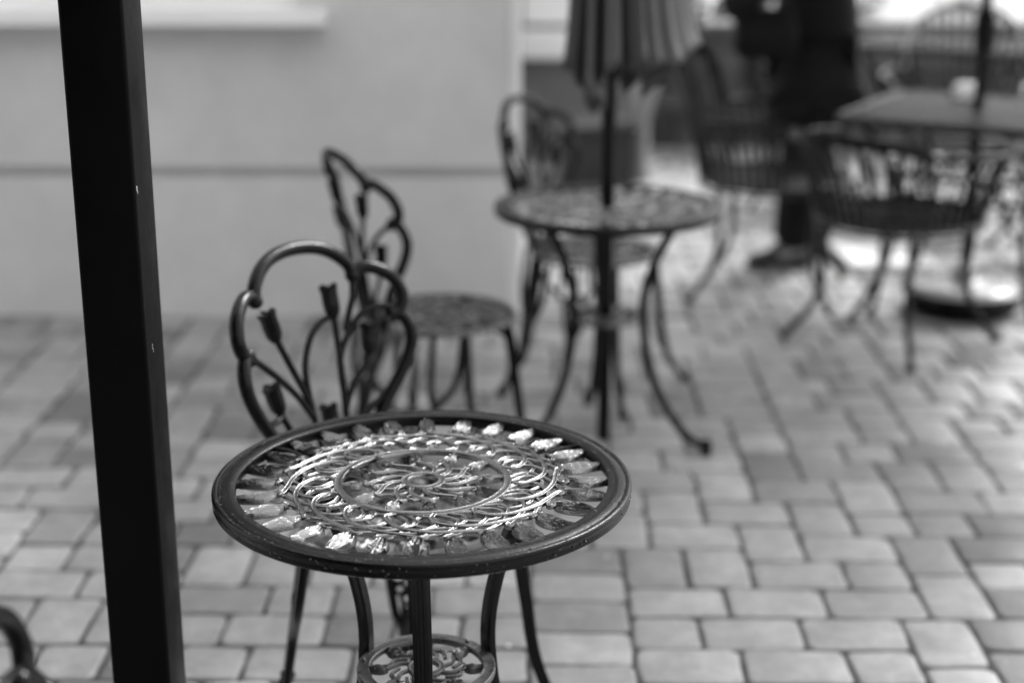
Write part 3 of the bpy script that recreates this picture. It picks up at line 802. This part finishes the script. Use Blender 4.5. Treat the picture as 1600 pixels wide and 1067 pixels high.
BR = [(.13, .15), (.11, .13), (.12, .15), (.10, .14), .055, .075, .095, .06, .055, .045, .036, .026, .055, .045, .036, .026, .085, .06, .042, .035, .085, .06, .042, .035]
body = skin('body', BV, BE, BR, M['skin'], pe)
# face
fc = MB(); hx, hy, hz = -.105, -.02, 1.63
fc.ball((hx - .098, hy, hz - .015), .017, 10, (1, .7, 1.5)); fc.build('nose', M['skin'], body)
for sy in (-1, 1):
    e = MB(); e.ball((hx - .083, hy + sy * .033, hz + .012), .012, 10); e.build('eye', M['glass'], body)
    e = MB(); e.ball((hx + .005, hy + sy * .092, hz), .028, 10, (.7, .35, 1.1)); e.build('ear', M['skin'], body)
e = MB(); e.ball((hx - .086, hy, hz - .055), .022, 10, (.3, 1, .3)); e.build('mouth', M['hair'], body)
hr = MB(); hr.ball((hx + .02, hy, hz + .04), .115, 18, (1, .95, 1.0)); hr.ball((hx + .06, hy, hz - .07), .085, 14, (.8, 1, 1.5)); hr.build('hair', M['hair'], pe)
# hands
def hand(c, d, side):
    """c wrist, d forward, fingers curl down over the rail"""
    c = Vector(c); d = Vector(d).normalized(); up = Vector((0, 0, 1)); s_ = d.cross(up).normalized() * side
    V = [c, c + d * .035, c + d * .075]; E_ = [(0, 1), (1, 2)]; RR = [(.022, .018), (.034, .014), (.036, .012)]
    h = skin('hand', V, E_, RR, M['skin'], pe, 2)
    for k, (o_, L_) in enumerate(((-.030, .062), (-.010, .072), (.010, .068), (.030, .052))):
        b = c + d * .07 + s_ * o_
        p = [b, b + d * L_ * .42 - up * .006, b + d * L_ * .72 - up * .026, b + d * L_ * .75 - up * .05]
        skin('finger', p, [(0, 1), (1, 2), (2, 3)], [.0095, .009, .008, .0068], M['skin'], h, 2)
    b = c + d * .02 - s_ * .026
    skin('thumb', [b, b - s_ * .02 + d * .022 - up * .012, b - s_ * .018 + d * .045 - up * .03], [(0, 1), (1, 2)], [.012, .0105, .008], M['skin'], h, 2)
hand((-.42, -.22, .992), (-1, -.05, -.15), 1)
hand((-.37, .155, .998), (-1, -.1, -.15), -1)
CV = [(.02, .0, .80), (.02, 0, 1.10), (-.01, 0, 1.27), (-.04, 0, 1.41), (-.055, -.01, 1.47), (-.04, -.19, 1.38), (-.15, -.255, 1.16), (-.32, -.225, 1.035), (-.37, -.22, 1.01), (-.04, .19, 1.38), (-.12, .265, 1.15), (-.27, .20, 1.03), (-.32, .175, 1.015)]
CE = [(0, 1), (1, 2), (2, 3), (3, 4), (3, 5), (5, 6), (6, 7), (7, 8), (3, 9), (9, 10), (10, 11), (11, 12)]
CR = [(.185, .20), (.155, .18), (.16, .19), (.12, .17), .07, .085, .075, .06, .05, .085, .075, .06, .05]
CV += [(.03, 0, .70), (.025, 0, .60), (.025, 0, .55)]; CE += [(0, 13), (13, 14), (14, 15)]; CR += [(.185, .18), (.19, .18), (.185, .18)]
skin('coat', CV, CE, CR, M['cloth'], pe)
TV = [(.02, 0, .92), (0, -.085, .84), (-.02, -.09, .50), (-.03, -.09, .22), (-.03, -.09, .06), (.04, .085, .84), (.04, .07, .50), (.07, .07, .22), (.09, .09, .06)]
TE = [(0, 1), (1, 2), (2, 3), (3, 4), (0, 5), (5, 6), (6, 7), (7, 8)]
skin('trousers', TV, TE, [.17, .12, .09, .09, .105, .12, .09, .09, .105], M['cloth'], pe)
for (x, y) in ((-.07, -.095), (.05, .10)):
    sh = MB(); 
    vs = []; fs = []; L_ = 10; prof_ = [(-.15, .018, .03), (-.135, .038, .05), (-.10, .046, .06), (-.05, .042, .075), (0, .036, .095), (.05, .036, .10), (.08, .034, .09), (.095, .02, .06)]
    for (px, hw_, ht) in prof_:
        for i in range(L_):
            a = PI * i / (L_ - 1); vs.append((x + px, y + hw_ * math.cos(a), .004 + ht * math.sin(a) ** .8 * 1.0))
    for k in range(len(prof_) - 1):
        for i in range(L_ - 1): fs.append((k * L_ + i, k * L_ + i + 1, (k + 1) * L_ + i + 1, (k + 1) * L_ + i))
        fs.append((k * L_, (k + 1) * L_, (k + 1) * L_ + L_ - 1, k * L_ + L_ - 1))
    fs.append(tuple(range(L_))); fs.append(tuple((len(prof_) - 1) * L_ + i for i in range(L_)))
    sh.add(vs, fs); sh.build('shoe', M['shoe'], pe)
tag(pe, 'person in a black coat and wide black trousers standing behind the wire armchair', 'person')
bg = thing('handbag', (.87, 5.93, .84))
p_ = MB(); vs = []; 
for (zz, a1, b1) in ((0, .10, .045), (.03, .125, .06), (.10, .12, .055), (.17, .10, .03), (.18, .09, .02)):
    vs += [(a1 * math.copysign(abs(math.cos(t)) ** .5, math.cos(t)), b1 * math.copysign(abs(math.sin(t)) ** .6, math.sin(t)), zz) for t in [2 * PI * i / 24 for i in range(24)]]
p_.add(vs, [(k * 24 + i, k * 24 + (i + 1) % 24, (k + 1) * 24 + (i + 1) % 24, (k + 1) * 24 + i) for k in range(4) for i in range(24)] + [tuple(range(23, -1, -1)), tuple(96 + i for i in range(24))])
p_.build('bag_body', M['bag'], bg)
p_ = MB(); p_.sweep(spline([(-.06, 0, .175), (-.05, 0, .24), (0, 0, .265), (.05, 0, .24), (.06, 0, .175)], 5), .006, 8); p_.build('handle', M['bag'], bg)
tag(bg, 'black handbag hanging from the forearm of the person in black', 'handbag')

# ------------------------------------------------------------------ small litter on the paving
rng = random.Random(8)
lt = MB()
for i in range(70):
    x = rng.uniform(-1.2, 1.6); y = rng.uniform(1.9, 4.5); r = rng.uniform(.0015, .005)
    lt.ball((x, y, r * .4), r, 7, (1, rng.uniform(.6, 1), .5))
tag(lt.build('grit', M['white']), 'pale grit specks scattered on the paving', kind='stuff')

# ------------------------------------------------------------------ light
W = bpy.data.worlds.new('World'); S.world = W; W.use_nodes = True
nt = W.node_tree; bgn = nt.nodes['Background']
sky = nt.nodes.new('ShaderNodeTexSky'); sky.sky_type = 'NISHITA'; sky.sun_disc = False
SUN_EL, SUN_AZ = 42, 42      # azimuth measured from +Y toward +X
sky.sun_elevation = R(SUN_EL); sky.sun_rotation = R(SUN_AZ)
sky.air_density = 1.0; sky.dust_density = 6.0
bw = nt.nodes.new('ShaderNodeRGBToBW'); nt.links.new(sky.outputs[0], bw.inputs[0]); # overcast: even cloud layer added to the clear-sky gradient
ov = nt.nodes.new('ShaderNodeMath'); ov.operation = 'MULTIPLY_ADD'; ov.inputs[1].default_value = .55; ov.inputs[2].default_value = 2.9
nt.links.new(bw.outputs[0], ov.inputs[0]); nt.links.new(ov.outputs[0], bgn.inputs['Color'])
bgn.inputs['Strength'].default_value = .15
ld = bpy.data.lights.new('sun', 'SUN'); ld.energy = 1.4; ld.angle = R(10); ld.color = (1, 1, 1)
lo = bpy.data.objects.new('sun', ld); COL.objects.link(lo)
sd = Vector((math.sin(R(SUN_AZ)) * math.cos(R(SUN_EL)), math.cos(R(SUN_AZ)) * math.cos(R(SUN_EL)), math.sin(R(SUN_EL))))
lo.rotation_euler = (-sd).to_track_quat('-Z', 'Y').to_euler()

# ------------------------------------------------------------------ camera
cd = bpy.data.cameras.new('camera'); cam = bpy.data.objects.new('camera', cd); COL.objects.link(cam); S.camera = cam
cd.sensor_width = 36; cd.lens = 36 * 2430 / 1600; cd.clip_end = 500; cd.clip_start = .05
cam.location = (0, 0, 1.49); cam.rotation_euler = (R(90 - 16.6), 0, R(.8))
cd.dof.use_dof = True; cd.dof.focus_distance = 2.16; cd.dof.aperture_fstop = 1.65
S.view_settings.view_transform = 'Standard'; S.view_settings.look = 'None'; S.view_settings.exposure = 1.4; S.view_settings.gamma = 1
S.cycles.use_denoising = True
